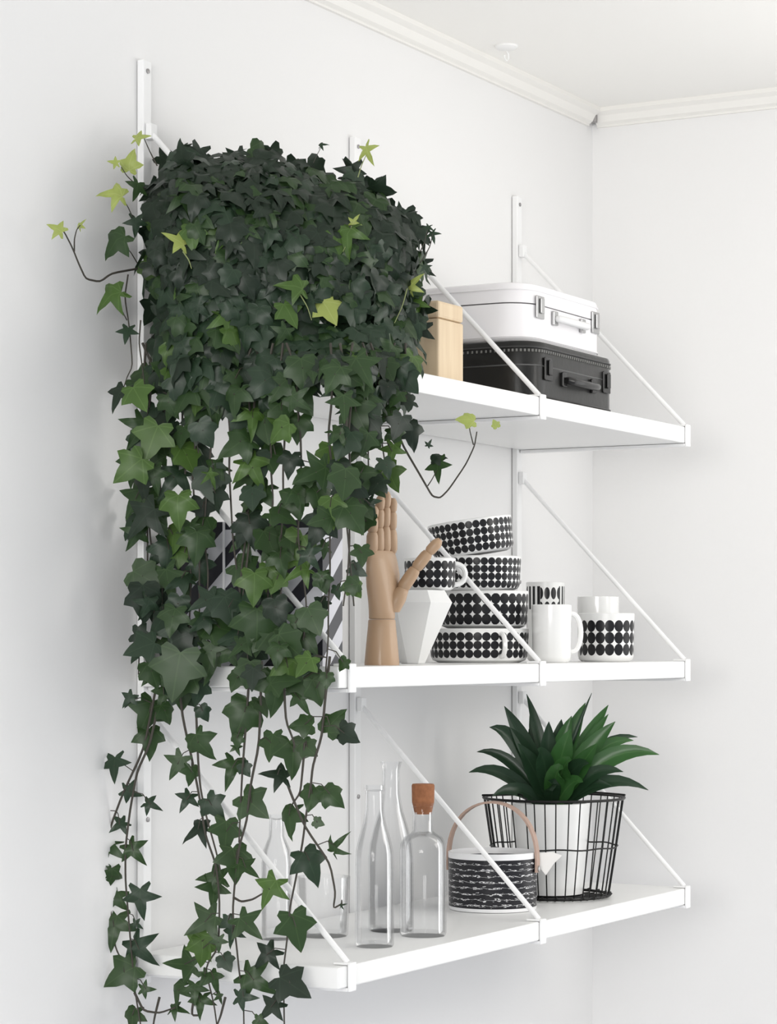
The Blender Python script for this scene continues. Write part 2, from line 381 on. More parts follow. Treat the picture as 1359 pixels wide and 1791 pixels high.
ell(MB(), [(0, 0, .066, .0185, .0172), (0, 0, .0675, .0200, .0182), (0, 0, .078, .0208, .0178), (.002, 0, .092, .0265, .0172), (.003, 0, .112, .0335, .0165), (.002, 0, .132, .0350, .0150), (0, 0, .150, .0330, .0125), (-.001, 0, .160, .0305, .0105), (-.001, 0, .164, .026, .0075)]).build('palm', wood, t)
def finger(name, base, direction, segs, r0, bend=0):
    """segs: segment lengths, each its own slightly barrelled phalanx"""
    p = Vector(base); d = Vector(direction).normalized(); root = None
    for i, L in enumerate(segs):
        r = r0*(1-.09*i); N = 7; pts = []; rr = []
        for k in range(N):
            f = k/(N-1); pts.append(HM @ (p+d*L*f)); rr.append(r*(.72 if k == 0 else .80 if k == N-1 and i < len(segs)-1 else .45 if k == N-1 else 1-.10*abs(f-.45)-(.15 if (i == len(segs)-1 and f > .8) else 0)))
        o = MB().tube(pts, rr, 12).build(name if root is None else 'phalanx', wood, t if root is None else root)
        if root is None: root = o
        p = p+d*L
        d = (Matrix.Rotation(bend, 3, 'X') @ d)
    return root
for x, L, yb, tilt in ((.0235, .94, .0, -.03), (.0075, 1.04, .0, -.015), (-.0085, .97, .0, .005), (-.0235, .78, 0, .02)):
    finger('finger', (x, yb, .161), (tilt, 0, 1), [.036*L, .027*L, .022*L], .0088, .06)
finger('thumb', (.020, -.020, .108), (.36, -.42, .83), [.036, .030, .026], .0098, .10)
ell(MB(), [(.012, -.010, .076, .010, .0105), (.016, -.014, .092, .0135, .0135), (.019, -.018, .106, .0125, .0125), (.020, -.020, .112, .007, .007)], 16).build('thumb_base', wood, t)

# white facetted planter next to the hand, a dotted mug standing on it
fp = at(722, 1150, Y=-.175); fp.z = Z2
def facet(prof, c, n=8, rot=.2):
    m = MB(); m.lathe(prof, c, n, M=Matrix.Rotation(rot, 3, 'Z'), cap0=True, cap1=True); return m
tag(facet([(.017, 0), (.019, .001), (.062, .094), (.050, .113), (.046, .113), (.046, .108)], fp, 7, .5).build('facetted_planter', mat('matt_porcelain', (.84, .84, .83), .5), smooth=False),
    'white facetted planter flaring upwards right beside the wooden hand', 'planter')

def dotted(name, label, cat, c, r, h, m, group, taper=.97, handle=None, M=None, lip=.0022, hr=.022):
    """cup or bowl: body with foot, wall and inside; optional loop handle at angle handle (world radians)"""
    c = Vector(c); t = thing(name, label, cat, c, group)
    prof = [(r*.80, 0), (r*.84, .001), (r*taper*.96, .004), (r*taper, .010), (r, h*.9), (r, h), (r-lip*.6, h+.0008), (r-lip, h-.001), (r*taper-lip, .012), (r*.6, .006), (.0005, .005)]
    mb = MB().lathe(prof, c, 48, cap0=True)
    o = mb.build('body', m, t); lathe_uv(o, 48, 0, h)
    if handle is not None:
        d = Vector((math.cos(handle), math.sin(handle), 0))
        pts = [c+d*(r-.001+hr*math.sin(a)**.8)+UP*(h*.52-h*.33*math.cos(a)) for a in [PI*k/14 for k in range(15)]]
        pts[0] = c+d*(r-.001)+UP*(h*.19); pts[-1] = c+d*(r-.001)+UP*(h*.85)
        mh = MB(); sd = d.cross(UP)
        for p, k in zip(pts, range(15)): pass
        mh.tube(pts, .0042, 8); mh.build('handle', porc, t)
    if M: t.rotation_euler = M
    return t
DG = 'black and white dotted tableware'
D3 = uv_print('dots_three_rows', dots(36, 3, .14, .90, .50))
D3b = uv_print('dots_three_rows_wide', dots(30, 3, .10, .93, .52))
D4 = uv_print('dots_four_rows', dots(36, 4, .06, .95, .50))
D3m = uv_print('dots_mug', dots(20, 3, .08, .92, .52))
D3c = uv_print('dots_cup', dots(18, 3, .13, .86, .50))
FL = uv_print('flower_print', flowers)
camdir = math.atan2(-CS, -SN)
def base(u, y, z): p = at(u, 1150, Y=y); p.z = z; return p
z = Z2
sb = base(838, -.150, z)
dotted('dotted_bowl', 'wide dotted bowl with a loop handle at the foot of the crockery stack', 'bowl', sb, .082, .055, D3, DG, handle=camdir+.42, hr=.014)
z += .0562
dotted('dotted_bowl', 'dotted bowl with three rows of big dots, second from the bottom of the stack', 'bowl', base(846, -.150, z), .074, .061, D3b, DG)
z += .0622
dotted('dotted_bowl', 'dotted bowl with four rows of small dots just under the tilted top bowl', 'bowl', base(836, -.150, z), .071, .055, D4, DG)
z += .0482
p = base(829, -.150, z+.0015)
t = dotted('dotted_bowl', 'tilted dotted bowl lying on top of the crockery stack', 'bowl', p, .069, .056, D4, DG)
q = Matrix.Rotation(math.radians(8), 3, TOCAM); t.rotation_euler = q.to_euler(); t.location = p+UP*.0085
p = fp+Vector((0, 0, .1135)); pm = at(752, 1150, Y=-.19); p.x, p.y = pm.x, pm.y
dotted('dotted_mug', 'dotted mug standing on the white facetted planter behind the wooden thumb', 'mug', p, .040, .049, D3m, DG, handle=math.atan2(RIGHT.y, RIGHT.x)+.35, hr=.02)
dotted('flower_tumbler', 'tall tumbler with black flower and bar print behind the plain white mug', 'tumbler', base(954, -.12, Z2), .034, .139, FL, None)
dotted('white_mug', 'plain white mug between the dotted stack and the dotted cup', 'mug', base(965, -.27, Z2), .0325, .094, porc, None, handle=math.atan2(RIGHT.y, RIGHT.x)+.1, hr=.0165)
dotted('white_bowl', 'plain white cup standing at the back behind the rightmost dotted cup', 'cup', base(1046, -.19, Z2), .037, .114, porc, None)
dotted('dotted_cup', 'dotted cup with three rows of dots at the right end of the middle shelf', 'cup', base(1061, -.25, Z2), .048, .083, D3c, DG)

# ------------------------------------------------------------------ lower shelf: glassware, tin, basket, plant
def bottle(name, label, c, prof, group='clear glass bottles', t=None, thick=.0022, cat='bottle', n=40):
    c = Vector((c[0], c[1], Z3))
    inner = [(max(r-thick, .001), max(h, .006)) for r, h in prof[::-1]]
    inner = [q for q in inner if q[0] > .0011]
    mb = MB().lathe([(.0006, 0)]+prof+inner+[(.0006, .006)], c, n)
    return mb, c
def simple(mb, c, name, label, cat, group):
    o = mb.build(name, GLASS); me = o.data
    for v in me.vertices: v.co -= c
    o.location = c; return tag(o, label, cat, group)
p = at(655, 1600, Y=-.262)
mb, c = bottle('', '', p, [(.026, 0), (.0278, .003), (.0278, .12), (.0270, .135), (.0225, .155), (.0165, .175), (.0135, .195), (.0130, .222), (.0150, .223), (.0150, .230)])
simple(mb, c, 'glass_bottle', 'clear glass bottle with a slim neck, nearest the shelf front', 'bottle', 'clear glass bottles')
p = at(684, 1600, Y=-.19)
mb, c = bottle('', '', p, [(.031, 0), (.034, .003), (.034, .11), (.032, .13), (.026, .155), (.018, .180), (.0135, .205), (.0130, .242), (.0150, .250), (.0165, .254)])
simple(mb, c, 'glass_bottle', 'taller clear glass bottle behind, between the slim bottle and the corked one', 'bottle', 'clear glass bottles')
p = at(740, 1600, Y=-.262); p.z = Z3
t = thing('corked_bottle', 'stout clear glass bottle closed with a cork', 'bottle', p, 'clear glass bottles')
mb, c = bottle('', '', p, [(.032, 0), (.0345, .004), (.0345, .125), (.0335, .136), (.028, .146), (.019, .151), (.0158, .155), (.0152, .190), (.0172, .191), (.0172, .197)])
mb.build('glass_body', GLASS, t)
cork = mat('cork', (.42, .17, .075), .9, nscale=160, col2=(.18, .07, .03), bump=.5)
MB().lathe([(.0125, .180), (.0165, .198), (.0170, .222), (.0158, .2245), (.001, .2245)], p, 28, cap0=True).build('cork', cork, t)
p = at(566, 1600, Y=-.135)
mb, c = bottle('', '', p, [(.034, 0), (.0365, .003), (.0395, .088)], thick=.0025)
simple(mb, c, 'glass_tumbler', 'wide clear glass tumbler to the left of the bottles', 'glass', None)
p = at(484, 1600, Y=-.095)
mb, c = bottle('', '', p, [(.0205, 0), (.022, .003), (.0225, .11), (.020, .13), (.0115, .15), (.0105, .175), (.0125, .177), (.0125, .182)])
simple(mb, c, 'glass_bottle', 'small clear glass bottle farthest left, behind the trailing ivy', 'bottle', 'clear glass bottles')

# patterned pot with leather strap
tinp = Vector((.134, -.188, Z3))
t = thing('patterned_pot', 'black and white scribble-patterned pot with a leather carrying strap', 'pot', tinp)
SCR = uv_print('scribble_print', scribble, (.85, .85, .86), (.018, .018, .022), .3)
o = MB().lathe([(.066, 0), (.0705, .001), (.0715, .004), (.0725, .088), (.0725, .094), (.070, .0945), (.069, .090), (.066, .010), (.001, .008)], tinp, 56, cap0=True).build('body', SCR, t); lathe_uv(o, 56, 0, .094)
leather = mat('tan_leather', (.52, .36, .29), .55, noise=.25, nscale=60, bump=.15)
bnd = MB(); N = 25; vs = []
for k in range(N):
    a = PI*k/(N-1); f = math.sin(a)
    SR = (RIGHT*.94+TOCAM*.34).normalized(); SC = (TOCAM*.94-RIGHT*.34).normalized()
    c = tinp+SR*(-.0755*math.cos(a)*(1+.10*f))+UP*(.062+.112*f**.85)
    for s_, q_ in ((-1, -1), (1, -1), (1, 1), (-1, 1)):
        rad = (SR*(-math.cos(a))+UP*f)
        vs.append(c+SC*(.0085*s_)+rad*(.0017*q_))
fs = [(4*i+j, 4*i+(j+1) % 4, 4*i+4+(j+1) % 4, 4*i+4+j) for i in range(N-1) for j in range(4)]+[(3, 2, 1, 0), (4*N-4, 4*N-3, 4*N-2, 4*N-1)]
bnd.add(vs, fs).build('strap', leather, t, auto=50)
for s_ in (-1, 1):
    pq = tinp+SR*(.0765*s_)+UP*.068
    MB().lathe([(.005, 0), (.005, .002), (.002, .0032)], pq+SR*(.001*s_), 14, M=(SR*s_).to_track_quat('Z', 'Y').to_matrix(), cap1=True).build('rivet', pale_steel, t)
# paper tag on the strap
c = tinp+RIGHT*.082+UP*.082+TOCAM*.012
tg = MB(); A = [c+RIGHT*x_+UP*z_+TOCAM*y_ for y_ in (0, .0008) for x_, z_ in ((-.008, .010), (.014, .012), (.030, .006), (.016, -.008), (.004, -.026), (-.006, -.014))]
tg.add(A, [(0, 1, 2, 3, 4, 5), (11, 10, 9, 8, 7, 6)]+[(i, i+6, (i+1) % 6+6, (i+1) % 6) for i in range(6)]).build('paper_tag', mat('paper', (.85, .84, .82), .8), t, smooth=False)

# wire basket
bc = Vector((.352, -.196, Z3)); RB, RT, HBK = .094, .119, .170
wire = mat('black_wire', (.014, .014, .014), .4, .6)
t = thing('wire_basket', 'round black wire basket around the white plant pot', 'basket', bc)
def ring(r, z_, rad=.0016, n=64, wob=0):
    return [bc+Vector((r*math.cos(2*PI*k/n), r*math.sin(2*PI*k/n), z_+wob*math.sin(9*2*PI*k/n))) for k in range(n)]
NW = 40
lower = lambda f: RB+(RT-RB)*f
MB().tube(ring(RT+.001, HBK), .0024, 6, closed=True).build('rim', wire, t)
MB().tube(ring(lower(.52)+.0015, HBK*.52, wob=.001), .0014, 6, closed=True).build('middle_hoop', wire, t)
MB().tube(ring(RB, .005), .0026, 6, closed=True).build('base_hoop', wire, t)
MB().tube(ring(RB*.55, .004), .0014, 6, closed=True).build('floor_hoop', wire, t)
rnd = random.Random(3)
for k in range(NW):
    a = 2*PI*(k+rnd.uniform(-.22, .22))/NW; a2 = a+rnd.uniform(-.02, .02)
    d = Vector((math.cos(a), math.sin(a), 0)); d2 = Vector((math.cos(a2), math.sin(a2), 0))
    MB().tube([bc+d*.01+UP*.0022, bc+d*(RB-.004)+UP*.0022, bc+d*RB+UP*.006, bc+d2*lower(.52)+UP*HBK*.52, bc+d2*RT+UP*HBK], .00115, 5).build('wire', wire, t)
for k in range(26):       # twisted foot loops
    a = 2*PI*k/26; c = bc+Vector((math.cos(a), math.sin(a), 0))*(RB+.001)+UP*.0045
    tz = Vector((-math.sin(a), math.cos(a), 0))
    MB().tube([c-tz*.006, c+UP*.003+Vector((math.cos(a), math.sin(a), 0))*.003, c+tz*.006], .0018, 5).build('foot_twist', wire, t)
for a in (camdir-1.0, camdir+PI-1.0):   # two bail handles lying on the rim
    c0 = bc+UP*(HBK+.001); pts = []
    for k in range(15):
        f = k/14; aa = a-.55+1.1*f; rr = RT+.003-.05*math.sin(PI*f)
        pts.append(c0+Vector((math.cos(aa), math.sin(aa), 0))*rr+UP*(.003+.003*math.sin(PI*f)))
    MB().tube(pts, .0019, 6).build('bail_handle', wire, t)

# dracaena in a white pot
pc = bc+Vector((-.002, .004, .0055))
t = thing('potted_dracaena', 'leafy green dracaena in a white pot inside the wire basket', 'potted plant', pc)
MB().lathe([(.046, 0), (.054, .002), (.066, .150), (.0665, .156), (.0635, .1565), (.0625, .140), (.001, .136)], pc, 48, cap0=True).build('pot', porc, t)
MB().lathe([(.0615, .139), (.04, .143), (.001, .145)], pc, 24).build('soil', soil_m, t)
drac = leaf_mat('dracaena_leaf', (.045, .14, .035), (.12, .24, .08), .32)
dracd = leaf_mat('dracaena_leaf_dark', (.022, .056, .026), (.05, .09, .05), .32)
def blade(B, T, ctrl, wd, m, nm='leaf', fold=.25, upv=None):
    N = 9; vs = []; fs = []; uv = []
    for i in range(N+1):
        f = i/N; p = B*(1-f)**2+ctrl*2*f*(1-f)+T*f*f
        tan = ((ctrl-B)*(1-f)+(T-ctrl)*f).normalized()
        sidev = tan.cross(upv if upv else TOCAM+UP*.35).normalized(); nrm = sidev.cross(tan).normalized()
        wv = wd*.5*(max(0, math.sin(PI*min(1, f*.90+.10)))**.85)*(1-.1*f) if i < N else .0004
        for s_ in (-1, -.5, 0, .5, 1):
            vs.append(p+sidev*wv*s_+nrm*(abs(s_)**1.3*wv*fold))
    for i in range(N):
        for j in range(4): fs.append((5*i+j, 5*i+j+1, 5*i+6+j, 5*i+5+j))
    o = MB().add(vs, fs).build(nm, m, t, auto=0)
    l = o.data.uv_layers.new(name='UVMap')
    for p in o.data.polygons:
        for li, vi in zip(p.loop_indices, p.vertices): l.data[li].uv = ((vi % 5-2)*.12, vi//5/N)
    return o
crown = pc+UP*.145; cdep = (crown-CAM).dot(-TOCAM)
stem = MB().tube([crown-UP*.01, crown+UP*.02, crown+UP*.05], [.008, .007, .004], 8).build('stem', mat('green_stem', (.06, .10, .04), .6), t)
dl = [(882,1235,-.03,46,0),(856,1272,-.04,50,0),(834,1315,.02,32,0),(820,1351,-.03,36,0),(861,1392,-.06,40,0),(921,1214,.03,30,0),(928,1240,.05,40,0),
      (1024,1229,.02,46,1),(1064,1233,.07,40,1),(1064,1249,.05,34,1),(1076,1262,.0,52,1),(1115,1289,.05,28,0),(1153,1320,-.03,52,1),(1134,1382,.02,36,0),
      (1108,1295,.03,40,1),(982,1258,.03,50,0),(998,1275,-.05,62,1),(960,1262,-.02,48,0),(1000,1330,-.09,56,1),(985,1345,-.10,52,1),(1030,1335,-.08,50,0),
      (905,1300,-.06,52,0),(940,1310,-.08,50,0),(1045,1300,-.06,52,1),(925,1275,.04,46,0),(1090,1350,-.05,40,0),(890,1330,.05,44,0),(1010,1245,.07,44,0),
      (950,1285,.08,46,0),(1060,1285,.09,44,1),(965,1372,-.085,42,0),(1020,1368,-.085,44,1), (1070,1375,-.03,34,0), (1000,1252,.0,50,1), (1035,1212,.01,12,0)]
rnd = random.Random(5)
for u, v, dd, wpx, br in dl:
    T = at(u, v, dep=cdep+dd*.9); ppm = F/cdep
    h = min(.05, max(0, .05*(1350-v)/130)); B = crown+UP*(h*.6)+(Vector((T.x, T.y, 0))-Vector((crown.x, crown.y, 0)))*.10
    L = (T-B).length; droop = v > 1300 or abs(u-985) > 110
    ctrl = B.lerp(T, .5)+UP*L*(.38 if droop else .10)+Vector((rnd.uniform(-1, 1), rnd.uniform(-1, 1), 0))*.006
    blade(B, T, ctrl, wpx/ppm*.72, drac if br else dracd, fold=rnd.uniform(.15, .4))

# ------------------------------------------------------------------ the ivy
root_loc = Vector((-.45, -.165, Z1))
ivy = thing('trailing_ivy', 'big dark green ivy trailing down from the upper shelf', 'ivy plant', root_loc)
MB().lathe([(.055, 0), (.060, .002), (.074, .112), (.078, .114), (.078, .132), (.072, .133), (.070, .112), (.001, .105)], root_loc, 40, cap0=True).build('pot', porc, ivy)
MB().lathe([(.069, .112), (.04, .118), (.001, .12)], root_loc, 24).build('soil', soil_m, ivy)
def leaf_outline(kind):
    if kind == 0:   H = [(.10,-.10),(.30,-.17),(.40,-.06),(.34,.12),(.50,.20),(.60,.36),(.42,.44),(.27,.50),(.20,.70),(.09,.88)]
    elif kind == 1: H = [(.08,-.08),(.30,-.22),(.36,-.13),(.25,.09),(.46,.19),(.66,.30),(.42,.38),(.19,.42),(.15,.62),(.07,.85)]
    elif kind == 2: H = [(.12,-.10),(.36,-.10),(.46,.06),(.42,.20),(.52,.30),(.54,.46),(.40,.52),(.32,.56),(.22,.74),(.10,.90)]
    else:           H = [(.06,-.05),(.26,-.20),(.30,-.14),(.17,.08),(.44,.22),(.62,.36),(.36,.36),(.13,.36),(.12,.60),(.05,.84)]
    return H
def leaf_geo(kind, curl):
    H = leaf_outline(kind); pts = [(0, 0), (0, .3), (0, .62), (0, 1.0)]
    n = len(H); R = list(range(4, 4+n)); pts += H; Lf = list(range(4+n, 4+2*n)); pts += [(-x, y) for x, y in H]
    def half(S):
        return [(0, S[0], S[1]), (0, S[1], S[2]), (0, S[2], S[3]), (0, S[3], 1), (S[3], S[4], 1), (S[4], S[5], S[6]), (S[4], S[6], 1), (S[6], S[7], 1), (S[7], 2, 1), (S[7], S[8], 2), (S[8], S[9], 2), (S[9], 3, 2)]
    fs = half(R)+[f[::-1] for f in half(Lf)]
    vs = []
    for x, y in pts:
        z_ = -.20*curl*abs(x)**1.4 - .16*curl*(y-.2)**2 + (.05 if abs(x) < .01 else 0)*curl*-1 + .05*math.sin(5*y+3*abs(x))*curl
        vs.append(((x)*1.0, y-.33, z_))
    uvs = [(x, y) for x, y in pts]
    return vs, fs, uvs
GEO = {}; LM = {}
for k in range(4):
    for ci, cu in enumerate((.6, 1.5, 2.8)):
        g = leaf_geo(k, cu); GEO[k, ci] = g
        me = bpy.data.meshes.new('ivy_leaf'); me.from_pydata(g[0], [], g[1]); me.shade_smooth(); me.materials.append(LEAF[0])
        l = me.uv_layers.new(name='UVMap')
        for p in me.polygons:
            for li, vi in zip(p.loop_indices, p.vertices): l.data[li].uv = g[2][vi]
        LM[k, ci] = me
rnd = random.Random(11)
def frame(tip, nrm):
    t_ = Vector(tip).normalized(); n_ = Vector(nrm); n_ = (n_-t_*n_.dot(t_)).normalized(); x_ = t_.cross(n_)
    return Matrix((x_, t_, n_)).transposed()
leaves = []     # (priority, position, rotation, size, kind, curl, material)
def put(pos, tip, nrm, size, m, prio, kind=None, curl=None):
    leaves.append((prio, Vector(pos), frame(tip, nrm), size, rnd.choice((0, 0, 1, 2, 1)) if kind is None else kind, rnd.randrange(3) if curl is None else curl, m))
def img_leaf(u, v, dep, px, ang, m, prio, kind=None, curl=None, k=.25, tilt=None):
    p = at(u, v, dep=dep); a = math.radians(ang)
    tip = RIGHT*math.cos(a)+UP*math.sin(a)+TOCAM*(k+rnd.uniform(-.25, .25))
    nr = TOCAM+UP*(.45 if tilt is None else tilt)+RIGHT*rnd.gauss(0, .42)+UP*rnd.uniform(-.35, .45)
    put(p, tip, nr, px*dep/F, m, prio, kind, curl); return p
def inside(pt, poly):
    x, y = pt; r = False; j = len(poly)-1
    for i in range(len(poly)):
        xi, yi = poly[i]; xj, yj = poly[j]
        if (yi > y) != (yj > y) and x < (xj-xi)*(y-yi)/(yj-yi)+xi: r = not r
        j = i
    return r
def edge_dist(pt, poly, skip_below=None):
    best = 1e9
    for i in range(len(poly)):
        a = poly[i]; b_ = poly[(i+1) % len(poly)]
        if skip_below and a[1] > skip_below and b_[1] > skip_below: continue
        dx, dy = b_[0]-a[0], b_[1]-a[1]; tt = max(0, min(1, ((pt[0]-a[0])*dx+(pt[1]-a[1])*dy)/max(1e-9, dx*dx+dy*dy)))
        best = min(best, math.hypot(a[0]+dx*tt-pt[0], a[1]+dy*tt-pt[1]))
    return best
def dep_at_X(u, X): d = ray(u, 0); return (X-CX)/d.x
def dep_at_Y(u, Y): d = ray(u, 0); return (Y-CY)/d.y
def curtain_dep(u, off=.03):     # hanging sheet just outside the left shelf end, wrapping round the front corner
    a = dep_at_X(u, -.637-off)
    return a if u < 575 else min(a, dep_at_Y(u, FY-off)) if u < 560 else (a*(1-min(1, (u-575)/60))+dep_at_Y(u, FY-off)*min(1, (u-575)/60))
# crown: a rounded bush sitting on the shelf end and spilling over it
DOME = [(272,305),(294,274),(328,258),(370,270),(420,266),(460,262),(500,275),(560,294),(610,300),(640,318),(690,352),(718,372),(735,402),(740,440),(733,480),(738,540),(735,600),(720,640),(716,700),(640,706),(595,690),(560,645),(520,665),(480,690),(400,700),(330,692),(268,690),(256,640),(266,560),(256,480),(252,420),(258,360)]
def dome_dep(u, v, sgn=1):
    q = min(1, edge_dist((u, v), DOME, 645)/150); bulge = .165*math.sqrt(max(0, 1-(1-q)**2))
    base_ = 3.43+.10*(u-240)/500
    d = base_-sgn*bulge
    if v > 560:
        f = min(1, (v-560)/70); d = d*(1-f)+min(d, curtain_dep(u, .035))*f
    while (CY+d*(CS-(u-679.5)/F*SN)) > -.03: d -= .01
    return d, q
def outward(u, v):
    e = 6; d0, _ = dome_dep(u, v); du, _ = dome_dep(u+e, v); dv, _ = dome_dep(u, v-e)
    p0 = at(u, v, dep=d0); a = at(u+e, v, dep=du)-p0; b_ = at(u, v-e, dep=dv)-p0
    n = a.cross(b_); n = n.normalized() if n.length > 1e-9 else TOCAM.copy()
    return n if n.dot(TOCAM) > 0 else -n
pts = []
def sample(poly, mind, tries, reject=None):
    us = [p[0] for p in poly]; vs_ = [p[1] for p in poly]; out = []
    for _ in range(tries):
        p = (rnd.uniform(min(us), max(us)), rnd.uniform(min(vs_), max(vs_)))
        if not inside(p, poly) or (reject and reject(p)): continue
        if all((p[0]-q[0])**2+(p[1]-q[1])**2 > mind*mind for q in out): out.append(p)
    return out
for layer, (mind, inset) in enumerate(((13, .0), (15, .022), (24, .05))):
    for u, v in sample(DOME, mind, 6500):
        d, q = dome_dep(u, v)
        if q < .10 and rnd.random() < .5: continue
        if u < 300 and rnd.random() < .35: continue
        n = outward(u, v)
        pos = at(u, v, dep=d+inset+rnd.uniform(-.012, .012))
        if pos.y > -.018: pos.y = -.018
        top = max(0, min(1, (520-v)/200))
        nn = n+UP*(.35+.5*top)+Vector((rnd.gauss(0, .28), rnd.gauss(0, .28), rnd.gauss(0, .2)))
        g = -UP; tip = g-n*g.dot(n)
        if tip.length < .2: tip = TOCAM-UP*.3
        tip = tip.normalized()+RIGHT*rnd.gauss(0, .75)+TOCAM*.30
        r = rnd.random()
        m = 0 if r < .66-.46*(v > 500) else 4 if r < .80 else 1 if r < .975 else 2
        px = rnd.uniform(38, 62) if v < 560 else rnd.uniform(42, 64)
        put(pos, tip, nn, px*d/F, m, .2+px/1000, kind=rnd.choice((0, 0, 2, 2, 1)), curl=rnd.choice((1, 2, 2)))
for u, v in sample(DOME, 34, 1500):          # the side towards the wall
    d, q = dome_dep(u, v, -1); pos = at(u, v, dep=d)
    if pos.y > -.03: pos.y = -.03-rnd.uniform(0, .04)
    if pos.z < Z1+.03: continue
    put(pos, -UP+RIGHT*rnd.gauss(0, .6), -TOCAM+UP*.6+RIGHT*rnd.gauss(0, .4), .04, 0, 0)
# curtain
CURT = [(242,640),(722,640),(712,720),(690,790),(660,850),(640,930),(628,1010),(616,1080),(612,1150),(585,1185),(500,1195),(430,1190),(300,1215),(262,1190),(242,1130),(250,1050),(240,960),(234,900),(228,820),(236,740)]
HOLES = [(562,718,32,58),(538,778,27,28),(392,738,18,42),(384,800,14,16),(388,968,34,72),(500,695,10,16),(425,795,22,14),(410,850,16,18),(487,858,18,22),(535,905,20,28),
         (500,925,9,20),(520,1045,36,24),(565,1118,22,30),(598,960,24,60),(388,1182,40,26),(262,955,15,45),(262,1085,14,35),(470,830,20,9),(350,850,12,24),(606,1090,14,60),
         (455,712,9,10),(320,715,16,7),(470,975,10,14),(300,980,8,10),(372,1115,14,14),(600,880,8,14),(655,800,8,12),(345,775,8,8),(540,855,8,14),(440,1110,12,16),(330,1140,10,16),(455,790,9,12),(510,830,9,9),(575,850,10,9),(470,900,8,14),(430,745,9,9),(300,690,12,6),(560,985,14,10),(445,955,7,12),(350,1010,8,10),(610,800,6,10),(395,880,10,8)]
def in_hole(p): return any(((p[0]-h[0])/(h[2]+6))**2+((p[1]-h[1])/(h[3]+6))**2 < 1 for h in HOLES)
cur_pts = []
for layer, mind in enumerate((29, 46)):
    for u, v in sample(CURT, mind, 3200, in_hole):
        thin = (u > 560 and v > 920)
        if thin and rnd.random() < .35: continue
        d = curtain_dep(u, .022+.035*rnd.random()+.02*layer)
        px = (rnd.uniform(40, 68) if not thin else rnd.uniform(24, 40)) if u < 640 else rnd.uniform(32, 50)
        r = rnd.random(); m = 1 if r < .55 else 4 if r < .74 else 0 if r < .90 else 2
        ang = -90+rnd.gauss(0, 42)
        img_leaf(u, v, d, px, ang, m, .6+px/200+(.2 if layer == 0 else 0), kind=rnd.choice((0, 0, 1, 2, 2)))
        cur_pts.append((u, v, d))
# single leaves read off the photograph: (u, v, size, tip direction, material, leaf shape)
K = 2.517; ox, oy = 120, 1180
low = [(270,115,60,-130,0,1),(355,165,150,-110,1,0),(425,160,90,-60,1,2),(360,275,125,-80,1,0),(570,300,130,-60,1,0),(480,395,115,-120,1,1),(540,430,85,-90,1,0),(200,400,120,-90,4,1),
 (270,520,85,-20,4,1),(360,570,75,-20,4,1),(140,630,70,170,4,1),(225,660,80,-150,4,1),(165,770,130,-120,1,1),(285,775,110,-50,1,1),(125,855,55,180,1,1),(190,890,110,-100,1,1),
 (190,990,130,-125,1,1),(315,990,135,-85,4,1),(200,1110,155,-100,1,1),(310,1210,145,-50,4,1),(245,1310,155,-150,1,0),(340,1385,65,0,1,1),(280,1500,100,-110,1,0),(475,1470,75,0,1,1),
 (520,550,90,-120,4,1),(630,575,115,-50,4,0),(570,680,120,-160,0,1),(695,690,140,-90,1,0),(720,410,130,-105,1,1),(772,410,65,-60,4,2),(805,565,150,-40,1,0),(775,165,165,-110,1,2),
 (850,130,95,-60,1,2),(740,280,60,-100,1,2),(740,325,50,-60,1,1),(890,300,125,-100,1,0),(990,340,165,-80,1,0),(1050,320,90,-40,1,2),(1040,220,100,180,1,2),(1150,220,120,60,1,2),
 (1215,258,105,-40,0,2),(920,440,120,165,0,1),(1072,525,110,-110,1,2),(1150,525,105,-35,1,2),(970,620,130,-110,1,0),(1095,650,50,-20,1,2),(1175,755,105,60,1,3),(1060,820,150,-60,4,0),
 (735,810,155,-80,1,0),(780,850,110,-30,1,1),(640,890,120,180,1,1),(640,950,130,-90,1,1),(885,945,140,-120,2,1),(600,1090,155,-150,1,1),(580,1180,130,-70,2,0),(785,1100,140,-40,1,1),
 (720,1140,95,-110,4,1),(1000,1110,165,-75,1,0),(870,1235,120,-140,0,1),(975,1360,160,-30,0,0),(510,1275,140,170,1,1),(590,1205,120,-90,2,0),(690,1260,80,-60,4,2),(815,1345,160,-30,1,1),
 (480,1390,110,-120,1,1),(555,1390,95,-90,1,1),(640,1340,95,-60,1,1),(580,1440,100,-100,1,1),(770,1420,95,0,4,1),(890,1465,115,-140,0,1),(840,1525,60,-20,1,0),(1205,1015,34,30,4,3),
 (500,30,190,-90,1,0),(420,90,110,-120,1,1),(920,50,170,-90,1,0),(1090,60,120,-70,1,2),(740,15,90,-120,1,2),(1020,110,105,-70,1,1),(590,160,70,-60,4,2),(300,1100,50,-30,4,1),(660,1180,70,-90,1,1),
 (600,1330,70,-120,1,1),(700,1090,70,-150,4,0),(665,1420,50,-60,1,1)]
low_pts = []
for x, y, s_, a, m, kd in low:
    u, v = ox+x/K, oy+y/K
    d = curtain_dep(min(u, 590), .03+.02*rnd.random())
    img_leaf(u, v, d, s_/K*1.06, a, m, 2+s_/100, kind=kd, tilt=.35); low_pts.append((u, v, d))
